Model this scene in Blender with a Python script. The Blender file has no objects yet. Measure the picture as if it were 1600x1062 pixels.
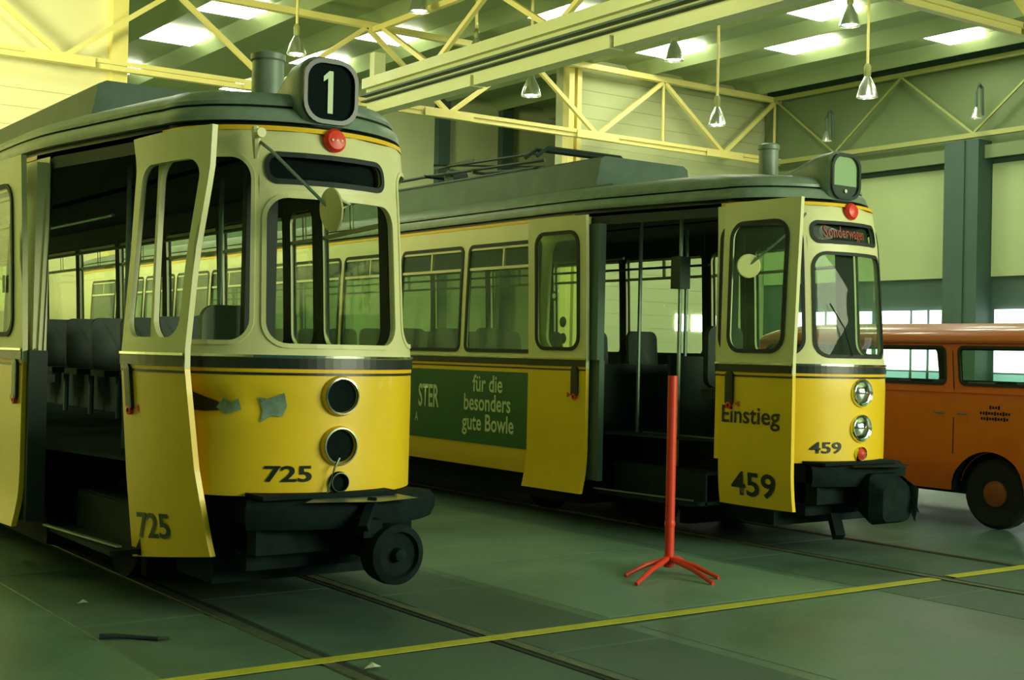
import bpy, bmesh, math, random
from mathutils import Vector, Matrix
random.seed(4)
S = bpy.context.scene
COL = S.collection
pi = math.pi

# ------------------------------------------------------------------ camera
F, YAW, PITCH, ROLL, EYE = 2050.0, math.radians(35.675), math.radians(0.5), math.radians(1.22), 1.56
cam_d = bpy.data.cameras.new('camera')
cam = bpy.data.objects.new('camera', cam_d)
COL.objects.link(cam)
cam_d.sensor_width = 36.0
cam_d.lens = F / 1600.0 * 36.0
cam_d.clip_end = 300
fw = Vector((math.sin(YAW) * math.cos(PITCH), math.cos(YAW) * math.cos(PITCH), math.sin(PITCH)))
rt = Vector((math.cos(YAW), -math.sin(YAW), 0))
up = rt.cross(fw)
r2 = math.cos(ROLL) * rt + math.sin(ROLL) * up
u2 = -math.sin(ROLL) * rt + math.cos(ROLL) * up
M = Matrix((r2, u2, -fw)).transposed().to_4x4()
M.translation = Vector((0, 0, EYE))
cam.matrix_world = M
S.camera = cam

# ------------------------------------------------------------------ world and light
S.view_settings.view_transform = 'Standard'
S.view_settings.look = 'None'
S.view_settings.gamma = 1
S.view_settings.use_curve_mapping = False
S.view_settings.exposure = 0.0
W = bpy.data.worlds.new('world'); S.world = W; W.use_nodes = True
bg = W.node_tree.nodes['Background']
bg.inputs[0].default_value = (0.24, 1.0, 0.92, 1); bg.inputs[1].default_value = 0.07

def area(name, loc, rot, sx, sy, power, color):
    l = bpy.data.lights.new(name, 'AREA'); l.shape = 'RECTANGLE'; l.size = sx; l.size_y = sy
    l.energy = power; l.color = color
    o = bpy.data.objects.new(name, l); o.location = loc; o.rotation_euler = rot; COL.objects.link(o)
    return o
# daylight through the big gates behind the camera, to the right
area('gate_daylight', (13.0, -6.8, 4.6), (math.radians(82), 0, math.radians(14)), 9, 4.0, 2250, (0.92, 1.0, 0.66))
# area light added inside the hall at left to brighten truss and back wall
area('truss_fill_light', (-4.5, 15.5, 6.4), (math.radians(106), 0, math.radians(-32)), 5, 3.6, 3100, (1.0, 1.0, 0.58))
# skylights over the front bay (outside the frame)
area('roof_daylight', (9, 4, 8.8), (0, 0, 0), 22, 6, 130, (0.62, 1.0, 0.74))

# ------------------------------------------------------------------ materials
def mat(name, col, rough=0.5, metal=0.0, noise=0.0, nscale=8.0, spec=0.5, bump=0.0, emit=None, estr=0, coat=0):
    m = bpy.data.materials.new(name); m.use_nodes = True
    nt = m.node_tree; b = nt.nodes['Principled BSDF']
    b.inputs['Base Color'].default_value = (*col, 1)
    b.inputs['Roughness'].default_value = rough
    b.inputs['Metallic'].default_value = metal
    b.inputs['Specular IOR Level'].default_value = spec
    if coat: b.inputs['Coat Weight'].default_value = coat
    if emit:
        b.inputs['Emission Color'].default_value = (*emit, 1); b.inputs['Emission Strength'].default_value = estr
    if noise or bump:
        tc = nt.nodes.new('ShaderNodeTexCoord')
        n = nt.nodes.new('ShaderNodeTexNoise'); n.inputs['Scale'].default_value = nscale
        n.inputs['Detail'].default_value = 6; n.inputs['Roughness'].default_value = 0.65
        nt.links.new(tc.outputs['Object'], n.inputs['Vector'])
        if noise:
            mr = nt.nodes.new('ShaderNodeMapRange'); mr.inputs[1].default_value = .3; mr.inputs[2].default_value = .7
            mr.inputs[3].default_value = 1 - noise; mr.inputs[4].default_value = 1 + noise * .6
            nt.links.new(n.outputs['Fac'], mr.inputs[0])
            mx = nt.nodes.new('ShaderNodeVectorMath'); mx.operation = 'SCALE'
            mx.inputs[0].default_value = col
            nt.links.new(mr.outputs[0], mx.inputs['Scale'])
            nt.links.new(mx.outputs[0], b.inputs['Base Color'])
        if bump:
            bp = nt.nodes.new('ShaderNodeBump'); bp.inputs['Strength'].default_value = bump
            nt.links.new(n.outputs['Fac'], bp.inputs['Height']); nt.links.new(bp.outputs[0], b.inputs['Normal'])
    return m

def glass_mat(name, tint, refl=0.08, haze=0.0):
    m = bpy.data.materials.new(name); m.use_nodes = True
    nt = m.node_tree; nt.nodes.clear()
    out = nt.nodes.new('ShaderNodeOutputMaterial')
    tr = nt.nodes.new('ShaderNodeBsdfTransparent'); tr.inputs[0].default_value = (*tint, 1)
    gl = nt.nodes.new('ShaderNodeBsdfGlossy'); gl.inputs['Roughness'].default_value = 0.03
    lw = nt.nodes.new('ShaderNodeLayerWeight'); lw.inputs['Blend'].default_value = .5
    pw = nt.nodes.new('ShaderNodeMath'); pw.operation = 'POWER'; pw.inputs[1].default_value = 4.0
    fr = nt.nodes.new('ShaderNodeMath'); fr.operation = 'MULTIPLY_ADD'; fr.inputs[1].default_value = .6; fr.inputs[2].default_value = .015
    nt.links.new(lw.outputs['Facing'], pw.inputs[0]); nt.links.new(pw.outputs[0], fr.inputs[0])
    mx = nt.nodes.new('ShaderNodeMixShader')
    nt.links.new(fr.outputs[0], mx.inputs[0]); nt.links.new(tr.outputs[0], mx.inputs[1]); nt.links.new(gl.outputs[0], mx.inputs[2])
    last = mx
    if haze:
        df = nt.nodes.new('ShaderNodeBsdfDiffuse'); df.inputs[0].default_value = (.42, .58, .42, 1)
        m2 = nt.nodes.new('ShaderNodeMixShader'); m2.inputs[0].default_value = haze
        nt.links.new(mx.outputs[0], m2.inputs[1]); nt.links.new(df.outputs[0], m2.inputs[2]); last = m2
    nt.links.new(last.outputs[0], out.inputs[0])
    return m

MT = dict(
    yellow=mat('tram_yellow', (0.84, 0.56, 0.016), 0.38, noise=.06, nscale=3, coat=.15),
    cream=mat('tram_cream', (0.70, 0.68, 0.36), 0.42, noise=.05, nscale=3),
    black=mat('black_paint', (0.012, 0.022, 0.018), 0.35),
    pit=mat('painted_hollow_shade', (0.006, 0.012, 0.011), 0.95, spec=.05),  # matte black standing for the shade in open hollows and behind glass
    rubber=mat('rubber', (0.012, 0.02, 0.018), 0.7),
    chrome=mat('chrome', (0.75, 0.8, 0.7), 0.15, 1.0),
    orange=mat('orange_line', (0.85, 0.50, 0.01), 0.45),
    roof=mat('roof_paint', (0.19, 0.25, 0.19), 0.42, noise=.25, nscale=5),
    roofbox=mat('roof_box_paint', (0.062, 0.115, 0.078), 0.6, noise=.2, nscale=4),
    under=mat('underframe', (0.008, 0.017, 0.016), 0.8, spec=.08, noise=.4, nscale=9),
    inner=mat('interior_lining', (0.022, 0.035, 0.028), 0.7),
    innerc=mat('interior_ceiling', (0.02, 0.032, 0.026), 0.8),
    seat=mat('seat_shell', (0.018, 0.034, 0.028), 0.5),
    step=mat('step_tread', (0.012, 0.024, 0.022), 0.8, noise=.3, nscale=20, spec=.1),
    steel=mat('worn_steel', (0.25, 0.32, 0.27), 0.4, .8, noise=.2),
    dent=mat('dented_metal', (0.020, 0.028, 0.024), 0.7, noise=.5, nscale=18),
    bare=mat('bare_filler', (0.22, 0.33, 0.27), 0.6, noise=.4, nscale=14),
    red=mat('red_lacquer', (0.78, 0.035, 0.015), 0.38),
    redstand=mat('red_stand_paint', (0.72, 0.045, 0.02), 0.42, noise=.1, nscale=6),
    redmark=mat('red_mark', (0.65, 0.05, 0.02), 0.5),
    green=mat('advert_green', (0.012, 0.11, 0.035), 0.5, noise=.08),
    pale=mat('pale_lettering', (0.55, 0.68, 0.42), 0.5),
    sign=mat('dark_sign', (0.018, 0.04, 0.025), 0.35),
    signreflect=mat('pale_sign_glass', (0.26, 0.40, 0.20), 0.35),  # pale green painted for the reflection and view in the glass
    signtext=mat('red_sign_lettering', (0.32, 0.06, 0.035), 0.6),
    glass=glass_mat('tram_glass', (0.80, 0.93, 0.80), haze=.06),
    glasshaze=glass_mat('hazed_glass', (0.62, 0.78, 0.50), haze=.20),  # diffuse haze mixed in for pale reflections on the panes
    lamp=mat('lamp_reflector', (0.8, 0.85, 0.78), 0.12, 1.0, bump=.25, nscale=14),
    tooth=mat('mirror_back', (0.72, 0.66, 0.30), 0.5),
    panto=mat('pantograph_steel', (0.03, 0.05, 0.04), 0.5, .4),
    vanorange=mat('van_orange', (0.80, 0.17, 0.02), 0.35, noise=.05, coat=.3),
    tyre=mat('tyre', (0.012, 0.018, 0.016), 0.85),
    hub=mat('hub_orange', (0.34, 0.09, 0.02), 0.5),
    steelwork=mat('cream_steelwork', (0.84, 0.74, 0.25), 0.45, noise=.06, nscale=2),
    steeldim=mat('darkened_steelwork', (0.28, 0.31, 0.09), 0.5),  # steelwork colour darkened for the weak light along the right wall
    crane=mat('crane_beam_paint', (0.62, 0.66, 0.33), 0.5, noise=.06, nscale=1),
    wallgreen=mat('wall_panel', (0.33, 0.42, 0.20), 0.8, noise=.06, nscale=.6),
    wallcream=mat('wall_cream_siding', (0.80, 0.76, 0.42), 0.7, noise=.05, nscale=.6),
    walldim=mat('wall_dimmed_siding', (0.46, 0.50, 0.26), 0.75, noise=.05, nscale=.6),  # siding colour lowered for the weaker light at the right end
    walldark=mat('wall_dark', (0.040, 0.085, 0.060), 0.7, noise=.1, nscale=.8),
    wallback=mat('wall_back_panel', (0.44, 0.50, 0.26), 0.8, noise=.08, nscale=.7),
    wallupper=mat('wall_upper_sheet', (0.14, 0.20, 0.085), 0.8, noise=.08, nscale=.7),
    ceil=mat('ceiling_sheet', (0.30, 0.38, 0.17), 0.6, noise=.06, nscale=.5),
    skyl=mat('skylight_diffuser', (1, 1, 1), .5, emit=(1.0, 1.0, .78), estr=20.0),
    winlit=mat('daylit_window', (1, 1, 1), .5, emit=(.93, .97, 1.0), estr=3.2),
    winblue=mat('daylit_window_low', (.5, .7, .8), .5, emit=(.10, .28, .36), estr=1.0),
    lampbell=mat('lamp_bell', (0.75, 0.8, 0.68), 0.25, .9),
    bulb=mat('lamp_glow', (1, 1, .9), .5, emit=(1, .98, .88), estr=5),
    lampdark=mat('lamp_housing', (0.05, 0.09, 0.06), 0.5),
    yline=mat('floor_line_paint', (0.50, 0.47, 0.035), 0.6, noise=.2, nscale=4),
    rail=mat('rail_steel', (0.16, 0.20, 0.15), 0.42, .5, noise=.3, nscale=6),
    groove=mat('rail_groove', (0.012, 0.018, 0.015), 0.8),
    litter=mat('pale_litter', (0.45, 0.5, 0.35), 0.8),
    strap=mat('dark_strap', (0.012, 0.02, 0.018), 0.8),
    curtain=mat('seat_cover_pale', (0.30, 0.38, 0.26), 0.8),
    brown=mat('brown_notice', (0.16, 0.12, 0.02), 0.7),
    wood=mat('grey_door_edge', (0.075, 0.13, 0.10), 0.5),
)
# floor: polished concrete with patches
def floor_material(name, a, b, rlo, rhi):
    m = bpy.data.materials.new(name); m.use_nodes = True; nt = m.node_tree
    p = nt.nodes['Principled BSDF']
    tc = nt.nodes.new('ShaderNodeTexCoord')
    n = nt.nodes.new('ShaderNodeTexNoise'); n.inputs['Scale'].default_value = .55; n.inputs['Detail'].default_value = 9; n.inputs['Roughness'].default_value = .62
    n2 = nt.nodes.new('ShaderNodeTexNoise'); n2.inputs['Scale'].default_value = 30; n2.inputs['Detail'].default_value = 4
    nt.links.new(tc.outputs['Object'], n.inputs['Vector']); nt.links.new(tc.outputs['Object'], n2.inputs['Vector'])
    ad = nt.nodes.new('ShaderNodeMath'); ad.operation = 'MULTIPLY_ADD'; ad.inputs[1].default_value = .25
    nt.links.new(n2.outputs['Fac'], ad.inputs[0]); nt.links.new(n.outputs['Fac'], ad.inputs[2])
    r = nt.nodes.new('ShaderNodeValToRGB'); r.color_ramp.elements[0].position = .45; r.color_ramp.elements[1].position = .78
    r.color_ramp.elements[0].color = (*a, 1); r.color_ramp.elements[1].color = (*b, 1)
    nt.links.new(ad.outputs[0], r.inputs[0]); nt.links.new(r.outputs[0], p.inputs['Base Color'])
    mr = nt.nodes.new('ShaderNodeMapRange'); mr.inputs[1].default_value = .35; mr.inputs[2].default_value = .65
    mr.inputs[3].default_value = rlo; mr.inputs[4].default_value = rhi
    nt.links.new(n.outputs['Fac'], mr.inputs[0]); nt.links.new(mr.outputs[0], p.inputs['Roughness'])
    bp = nt.nodes.new('ShaderNodeBump'); bp.inputs['Strength'].default_value = .08; bp.inputs['Distance'].default_value = .02
    nt.links.new(n2.outputs['Fac'], bp.inputs['Height']); nt.links.new(bp.outputs[0], p.inputs['Normal'])
    return m
MT['floor'] = floor_material('floor_concrete', (0.060, 0.125, 0.100), (0.13, 0.225, 0.165), .30, .55)
MT['plate'] = floor_material('track_plate', (0.040, 0.085, 0.070), (0.080, 0.145, 0.110), .45, .7)
MT['plate2'] = floor_material('pale_slab', (0.095, 0.180, 0.130), (0.17, 0.28, 0.20), .40, .6)

# ------------------------------------------------------------------ mesh helpers
class MB:
    def __init__(s): s.v = []; s.f = []
    def add(s, vs, fs):
        b = len(s.v); s.v += [tuple(v) for v in vs]; s.f += [tuple(i + b for i in f) for f in fs]; return s
    def box(s, x0, x1, y0, y1, z0, z1):
        v = [(x, y, z) for z in (z0, z1) for y in (y0, y1) for x in (x0, x1)]
        return s.add(v, [(0, 2, 3, 1), (4, 5, 7, 6), (0, 1, 5, 4), (2, 6, 7, 3), (0, 4, 6, 2), (1, 3, 7, 5)])
    def bar(s, a, b, w, h=None, upv=(0, 0, 1)):
        h = h or w; a = Vector(a); b = Vector(b); d = (b - a).normalized(); u = Vector(upv)
        if abs(d.dot(u)) > .98: u = Vector((1, 0, 0))
        r = d.cross(u).normalized(); u = r.cross(d)
        v = [p + r * i * w / 2 + u * j * h / 2 for p in (a, b) for i, j in ((-1, -1), (1, -1), (1, 1), (-1, 1))]
        return s.add(v, [(3, 2, 1, 0), (4, 5, 6, 7), (0, 1, 5, 4), (1, 2, 6, 5), (2, 3, 7, 6), (3, 0, 4, 7)])
    def tube(s, pts, r, n=8):
        pts = [Vector(p) for p in pts]; rings = []
        for i, p in enumerate(pts):
            d = (pts[min(i + 1, len(pts) - 1)] - pts[max(i - 1, 0)]).normalized()
            u = Vector((0, 0, 1)) if abs(d.z) < .95 else Vector((1, 0, 0))
            a = d.cross(u).normalized(); b = a.cross(d)
            rr = r[i] if isinstance(r, (list, tuple)) else r
            rings.append([p + a * rr * math.cos(2 * pi * k / n) + b * rr * math.sin(2 * pi * k / n) for k in range(n)])
        v = [q for g in rings for q in g]; f = []
        for i in range(len(pts) - 1):
            for k in range(n):
                k2 = (k + 1) % n; f.append((i * n + k, i * n + k2, (i + 1) * n + k2, (i + 1) * n + k))
        f.append(tuple(range(n))[::-1]); f.append(tuple((len(pts) - 1) * n + k for k in range(n)))
        return s.add(v, f)
    def lathe(s, prof, o, axis, n=28, caps=True):
        ax = Vector(axis).normalized(); u = Vector((0, 0, 1)) if abs(ax.z) < .9 else Vector((1, 0, 0))
        a = ax.cross(u).normalized(); b = a.cross(ax); o = Vector(o); v = []; f = []
        for (r, d) in prof:
            for k in range(n):
                v.append(o + ax * d + (a * math.cos(2 * pi * k / n) + b * math.sin(2 * pi * k / n)) * max(r, 1e-4))
        m = len(prof)
        for i in range(m - 1):
            for k in range(n):
                k2 = (k + 1) % n; f.append((i * n + k, i * n + k2, (i + 1) * n + k2, (i + 1) * n + k))
        if caps: f.append(tuple(range(n))[::-1]); f.append(tuple((m - 1) * n + k for k in range(n)))
        return s.add(v, f)
    def grid(s, rows, close=False):
        nv = len(rows[0]); v = [p for r in rows for p in r]; f = []
        for i in range(len(rows) - 1):
            for k in range(nv if close else nv - 1):
                k2 = (k + 1) % nv; f.append((i * nv + k, i * nv + k2, (i + 1) * nv + k2, (i + 1) * nv + k))
        return s.add(v, f)
    def build(s, name, m, parent=None, smooth=False, fix=True):
        me = bpy.data.meshes.new(name); me.from_pydata(s.v, [], s.f); me.validate()
        bm = bmesh.new(); bm.from_mesh(me)
        if fix:
            bmesh.ops.remove_doubles(bm, verts=bm.verts, dist=1e-5)
            bmesh.ops.recalc_face_normals(bm, faces=bm.faces)
        if smooth:
            for f in bm.faces: f.smooth = True
            for e in bm.edges:
                if len(e.link_faces) == 2 and e.calc_face_angle(0) > .6 and name != 'pane': e.smooth = False
        bm.to_mesh(me); bm.free()
        me.materials.append(MT[m] if isinstance(m, str) else m)
        o = bpy.data.objects.new(name, me); COL.objects.link(o)
        if parent: o.parent = parent
        return o

def tag(o, label=None, cat=None, group=None, kind=None):
    if label: o['label'] = label
    if cat: o['category'] = cat
    if group: o['group'] = group
    if kind: o['kind'] = kind
    return o
def empty(name, loc, label, cat, group=None, rz=0):
    o = bpy.data.objects.new(name, None); COL.objects.link(o); o.location = loc; o.rotation_euler = (0, 0, rz)
    o.empty_display_size = .2
    return tag(o, label, cat, group)
def copy_tree(o, parent=None):
    c = o.copy(); COL.objects.link(c)
    if parent: c.parent = parent
    for ch in [x for x in bpy.data.objects if x.parent == o]: copy_tree(ch, c)
    return c

def rrect(cx, cz, hw, hh, r, n=6):
    r = min(r, hw, hh); out = []
    for (sx, sz, a0) in ((1, 1, 0), (-1, 1, pi / 2), (-1, -1, pi), (1, -1, 3 * pi / 2)):
        for k in range(n + 1):
            a = a0 + pi / 2 * k / n
            out.append((cx + sx * (hw - r) + r * math.cos(a), cz + sz * (hh - r) + r * math.sin(a)))
    return out
def hit_rect(cx, cz, dx, dz, u0, u1, z0, z1):
    t = 1e9
    if dx > 1e-9: t = min(t, (u1 - cx) / dx)
    if dx < -1e-9: t = min(t, (u0 - cx) / dx)
    if dz > 1e-9: t = min(t, (z1 - cz) / dz)
    if dz < -1e-9: t = min(t, (z0 - cz) / dz)
    return (cx + dx * t, cz + dz * t)
def panel(mb, fn, u0, u1, z0, z1, hole=None, r=.12, off=0., depth=.03, nu=10, nz=8):
    """skin panel in (u,z); fn(u,z,off)->3D; hole=(u0,u1,z0,z1) with rounded corners"""
    if not hole:
        mb.grid([[fn(u0 + (u1 - u0) * i / nu, z0 + (z1 - z0) * j / nz, off) for i in range(nu + 1)] for j in range(nz + 1)]); return
    a0, a1, b0, b1 = hole; cx, cz = (a0 + a1) / 2, (b0 + b1) / 2
    inner = rrect(cx, cz, (a1 - a0) / 2, (b1 - b0) / 2, r, 7)
    # densify straight runs
    dn = []
    for i, p in enumerate(inner):
        q = inner[(i + 1) % len(inner)]; L = math.hypot(q[0] - p[0], q[1] - p[1]); k = max(1, int(L / .12))
        for j in range(k): dn.append((p[0] + (q[0] - p[0]) * j / k, p[1] + (q[1] - p[1]) * j / k))
    corners = [(u1, z1), (u0, z1), (u0, z0), (u1, z0)]
    outer = [hit_rect(cx, cz, p[0] - cx, p[1] - cz, u0, u1, z0, z1) for p in dn]
    for c in corners:   # snap the nearest outer sample to the exact corner
        i = min(range(len(outer)), key=lambda i: (outer[i][0] - c[0]) ** 2 + (outer[i][1] - c[1]) ** 2); outer[i] = c
    rings = []
    for t in (0, .33, .66, 1):
        rings.append([fn(o[0] + (p[0] - o[0]) * t, o[1] + (p[1] - o[1]) * t, off) for o, p in zip(outer, dn)])
    rings.append([fn(p[0], p[1], off - depth) for p in dn])
    mb.grid(rings, True)
def ring(mb, fn, hole, r, w, off=.006, inw=0.0, t=.012):
    """gasket/frame ring around a hole: from hole+inw inwards by w"""
    a0, a1, b0, b1 = hole; cx, cz = (a0 + a1) / 2, (b0 + b1) / 2; hw, hh = (a1 - a0) / 2, (b1 - b0) / 2
    rows = []
    for (d, o) in ((inw, off - t), (inw, off), (-w, off), (-w, off - t)):
        pr = rrect(cx, cz, hw + d, hh + d, max(r + d, .01), 7); dn = []
        for i, p in enumerate(pr):
            q = pr[(i + 1) % len(pr)]
            for j in range(4 if i % 8 == 7 else 1):
                k = 4 if i % 8 == 7 else 1; dn.append((p[0] + (q[0] - p[0]) * j / k, p[1] + (q[1] - p[1]) * j / k))
        rows.append([fn(p[0], p[1], o) for p in dn])
    rows.append(rows[0]); mb.grid(rows, True)
def pane_mesh(mb, fn, hole, r, off=-.012, n=8):
    a0, a1, b0, b1 = hole; cx, cz = (a0 + a1) / 2, (b0 + b1) / 2; hw, hh = (a1 - a0) / 2, (b1 - b0) / 2
    pr = rrect(cx, cz, hw, hh, r, 5); rows = []
    for t in (0.02, .25, .5, .75, 1): rows.append([fn(cx + (p[0] - cx) * t, cz + (p[1] - cz) * t, off) for p in pr])
    mb.grid(rows, True)

def text_obj(name, s, size, fn, m, parent, u=0, z=0, sx=1.0, bold=0.0, align='CENTER', off=.006, flip=False, space=1.0):
    c = bpy.data.curves.new(name, 'FONT'); c.body = s; c.size = 1.0; c.align_x = align; c.offset = bold; c.resolution_u = 3
    c.space_character = space
    t = bpy.data.objects.new('tmp', c); COL.objects.link(t)
    dg = bpy.context.evaluated_depsgraph_get(); dg.update()
    me = bpy.data.meshes.new_from_object(t.evaluated_get(dg)); bpy.data.objects.remove(t)
    bm = bmesh.new(); bm.from_mesh(me)
    if m and size > .06:
        bmesh.ops.triangulate(bm, faces=bm.faces); bmesh.ops.subdivide_edges(bm, edges=[e for e in bm.edges if e.calc_length() > .25], cuts=1)
    for v in bm.verts:
        x, y = v.co.x * size * sx, v.co.y * size
        v.co = Vector(fn(u + (-x if flip else x), z + y, off))
    bm.to_mesh(me); bm.free(); me.materials.clear(); me.materials.append(MT[m]); me.name = name
    o = bpy.data.objects.new(name, me); COL.objects.link(o); o.parent = parent
    return o

# ------------------------------------------------------------------ tram body shape
HALF = [(.8 * math.sin(t), .6 - .73 * math.cos(t)) for t in [i * pi / 2 / 20 for i in range(21)]]
HALF += [(.855, .9), (.9, 1.2), (.96, 1.55), (1.05, 2.05), (1.085, 2.35), (1.1, 2.7)] + [(1.1, 2.7 + .6 * i) for i in range(1, 23)] + \
        [(1.0, 17.0), (.84, 17.6), (.6, 17.95), (.3, 18.1), (0, 18.12)]
ARC = [0]
for i in range(1, len(HALF)): ARC.append(ARC[-1] + math.hypot(HALF[i][0] - HALF[i - 1][0], HALF[i][1] - HALF[i - 1][1]))
NRM = []
for i in range(len(HALF)):
    a = HALF[max(i - 1, 0)]; b = HALF[min(i + 1, len(HALF) - 1)]
    if i == 0: a = (-b[0], b[1])
    tx, ty = b[0] - a[0], b[1] - a[1]; L = math.hypot(tx, ty); NRM.append((ty / L, -tx / L))
def base(u):
    a = min(abs(u), ARC[-1] - 1e-6); s = -1 if u < 0 else 1
    i = 0
    while ARC[i + 1] < a: i += 1
    t = (a - ARC[i]) / (ARC[i + 1] - ARC[i])
    x = HALF[i][0] * (1 - t) + HALF[i + 1][0] * t; y = HALF[i][1] * (1 - t) + HALF[i + 1][1] * t
    nx = NRM[i][0] * (1 - t) + NRM[i + 1][0] * t; ny = NRM[i][1] * (1 - t) + NRM[i + 1][1] * t
    return s * x, y, s * nx, ny
def lerp_tab(z, tab):
    if z <= tab[0][0]: return tab[0][1]
    for (a, b), (c, d) in zip(tab, tab[1:]):
        if z <= c: return b + (d - b) * (z - a) / (c - a)
    return tab[-1][1]
def inset(z):
    return lerp_tab(z, [(.28, .075), (.36, .05), (.5, .015), (.65, 0), (1.5, 0), (2.2, .022), (2.8, .05), (3.3, .07)])
def fy(z): return lerp_tab(z, [(.6, -.01), (1.3, -.02), (1.5, -.012), (1.6, .01), (2.5, .045), (2.8, .09), (2.83, .10), (2.87, .19), (3.0, .21)])
def P(u, z, off=0.):
    x, y, nx, ny = base(u); d = off - inset(z)
    w = max(0, min(1, 1 - (y + .13) / 1.6)); w = w * w * (3 - 2 * w)
    return (x + nx * d, y + ny * d + fy(z) * w, z)
def u_of_y(ly):   # arc position on the side for a local y
    for i in range(20, len(HALF) - 1):
        if HALF[i][1] <= ly <= HALF[i + 1][1]:
            return ARC[i] + (ly - HALF[i][1]) / (HALF[i + 1][1] - HALF[i][1]) * (ARC[i + 1] - ARC[i])
UC = ARC[20]                 # front corner
UD0, UD1 = UC + .10, u_of_y(2.12)    # door opening

def belt(mb_dict, fn, u0, u1, n):
    def band(key, z0, z1, off):
        rows = [[fn(u0 + (u1 - u0) * i / n, z, o) for i in range(n + 1)] for z, o in ((z0, 0), (z0, off), (z1, off), (z1, 0))]
        mb_dict.setdefault(key, MB()).grid(rows)
    band('chrome', 1.498, 1.512, .016); band('black', 1.436, 1.494, .010); band('yline', 1.415, 1.434, .004); band('thin', 1.398, 1.412, .005)

def hook(parent, fn, u, flip):
    # dark hanging emergency handle recess with a red mark
    h = MB()
    pr = rrect(u, 1.30, .044, .14, .040)
    for o0, o1, sc in ((.012, .02, 1),):
        h.grid([[fn(p[0], p[1], 0) for p in pr], [fn(p[0], p[1], .022) for p in pr], [fn(u + (p[0] - u) * .6, 1.3 + (p[1] - 1.3) * .8, .024) for p in pr]], True)
        h.f.append(tuple(range(len(h.v) - len(pr), len(h.v))))
    h.build('handle_recess', 'black', parent)
    g = MB(); g.lathe([(.028, 0), (.028, .025), (.014, .028), (.014, 0)], fn(u, 1.165, .0), Vector(fn(u, 1.165, 1)) - Vector(fn(u, 1.165, 0)), 14)
    g.build('release_ring', 'red', parent)
    d = -1 if flip else 1
    a = MB(); a.add([fn(u + .055 * d, 1.18, .006), fn(u + .11 * d, 1.205, .006), fn(u + .11 * d, 1.155, .006)], [(0, 1, 2)])
    a.build('arrow_mark', 'redmark', parent)

def door_leaf(root, fn, w, number, extra=None, hole=(.10, .74, 1.60, 2.62), r=.13, glass='glass', numu=.42, numz=.40, label=None, hooku=.1, flip=False, zb=.32, hookflip=False, nsize=.23):
    low = MB(); panel(low, fn, 0, w, zb, 1.42, nu=8, nz=12)
    panel(low, fn, 0, w, zb, 1.42, off=-.035, nu=8, nz=12)
    for a, b in ((0, 0), (w, w)):
        low.grid([[fn(a, zb + (1.42 - zb) * j / 12, 0) for j in range(13)], [fn(a, zb + (1.42 - zb) * j / 12, -.035) for j in range(13)]])
    low.grid([[fn(w * i / 8, zb, 0) for i in range(9)], [fn(w * i / 8, zb, -.035) for i in range(9)]])
    leaf = low.build('door_leaf', 'yellow', root, True)
    if label: leaf['label'] = label
    upm = MB(); panel(upm, fn, 0, w, 1.42, 2.80, hole, r)
    panel(upm, fn, 0, w, 1.42, 2.80, hole, r, off=-.035, depth=0)
    for a in (0, w): upm.grid([[fn(a, 1.42 + 1.38 * j / 12, 0) for j in range(13)], [fn(a, 1.42 + 1.38 * j / 12, -.035) for j in range(13)]])
    upm.grid([[fn(w * i / 8, 2.80, 0) for i in range(9)], [fn(w * i / 8, 2.80, -.035) for i in range(9)]])
    upm.build('upper_panel', 'cream', leaf, True)
    bd = {}; belt(bd, fn, 0, w, 8)
    bd['chrome'].build('belt_moulding', 'chrome', leaf); bd['black'].build('belt_stripe', 'black', leaf)
    bd['yline'].build('yellow_line', 'orange', leaf); bd['thin'].build('pin_line', 'black', leaf)
    if glass:
        g = MB(); ring(g, fn, hole, r, .02, .012, .012); g.build('window_gasket', 'rubber', leaf)
        p = MB(); pane_mesh(p, fn, hole, r); p.build('pane', glass, leaf, True)
    hook(leaf, fn, hooku, hookflip)
    if number: text_obj('fleet_number', number, nsize, fn, 'black', leaf, numu, numz, 1.2, .02, flip=flip)
    return leaf

def side_window(root, fn, u0, u1, open_top=True, glassm='glass'):
    h = (u0, u1, 1.56, 2.62); fr = MB(); ring(fr, fn, h, .07, .022, .010, .014)
    f = fr.build('window_frame', 'rubber', root)
    m = MB(); inner = (u0 + .03, u1 - .03, 1.585, 2.595)
    zt = 2.385; um = (u0 + u1) / 2
    def strip(a, b, c, d):
        m.grid([[fn(a + (b - a) * i / 4, z, o) for i in range(5)] for z, o in ((c, -.02), (c, .004), (d, .004), (d, -.02), (c, -.02))])
    strip(u0 + .02, u1 - .02, zt - .014, zt + .014); strip(um - .013, um + .013, zt, 2.60); strip(u0 + .02, u1 - .02, 2.575, 2.60)
    m.build('hopper_bar', 'cream', f)
    p = MB(); pane_mesh(p, fn, h, .07); p.build('pane', glassm, f, True)

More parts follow.
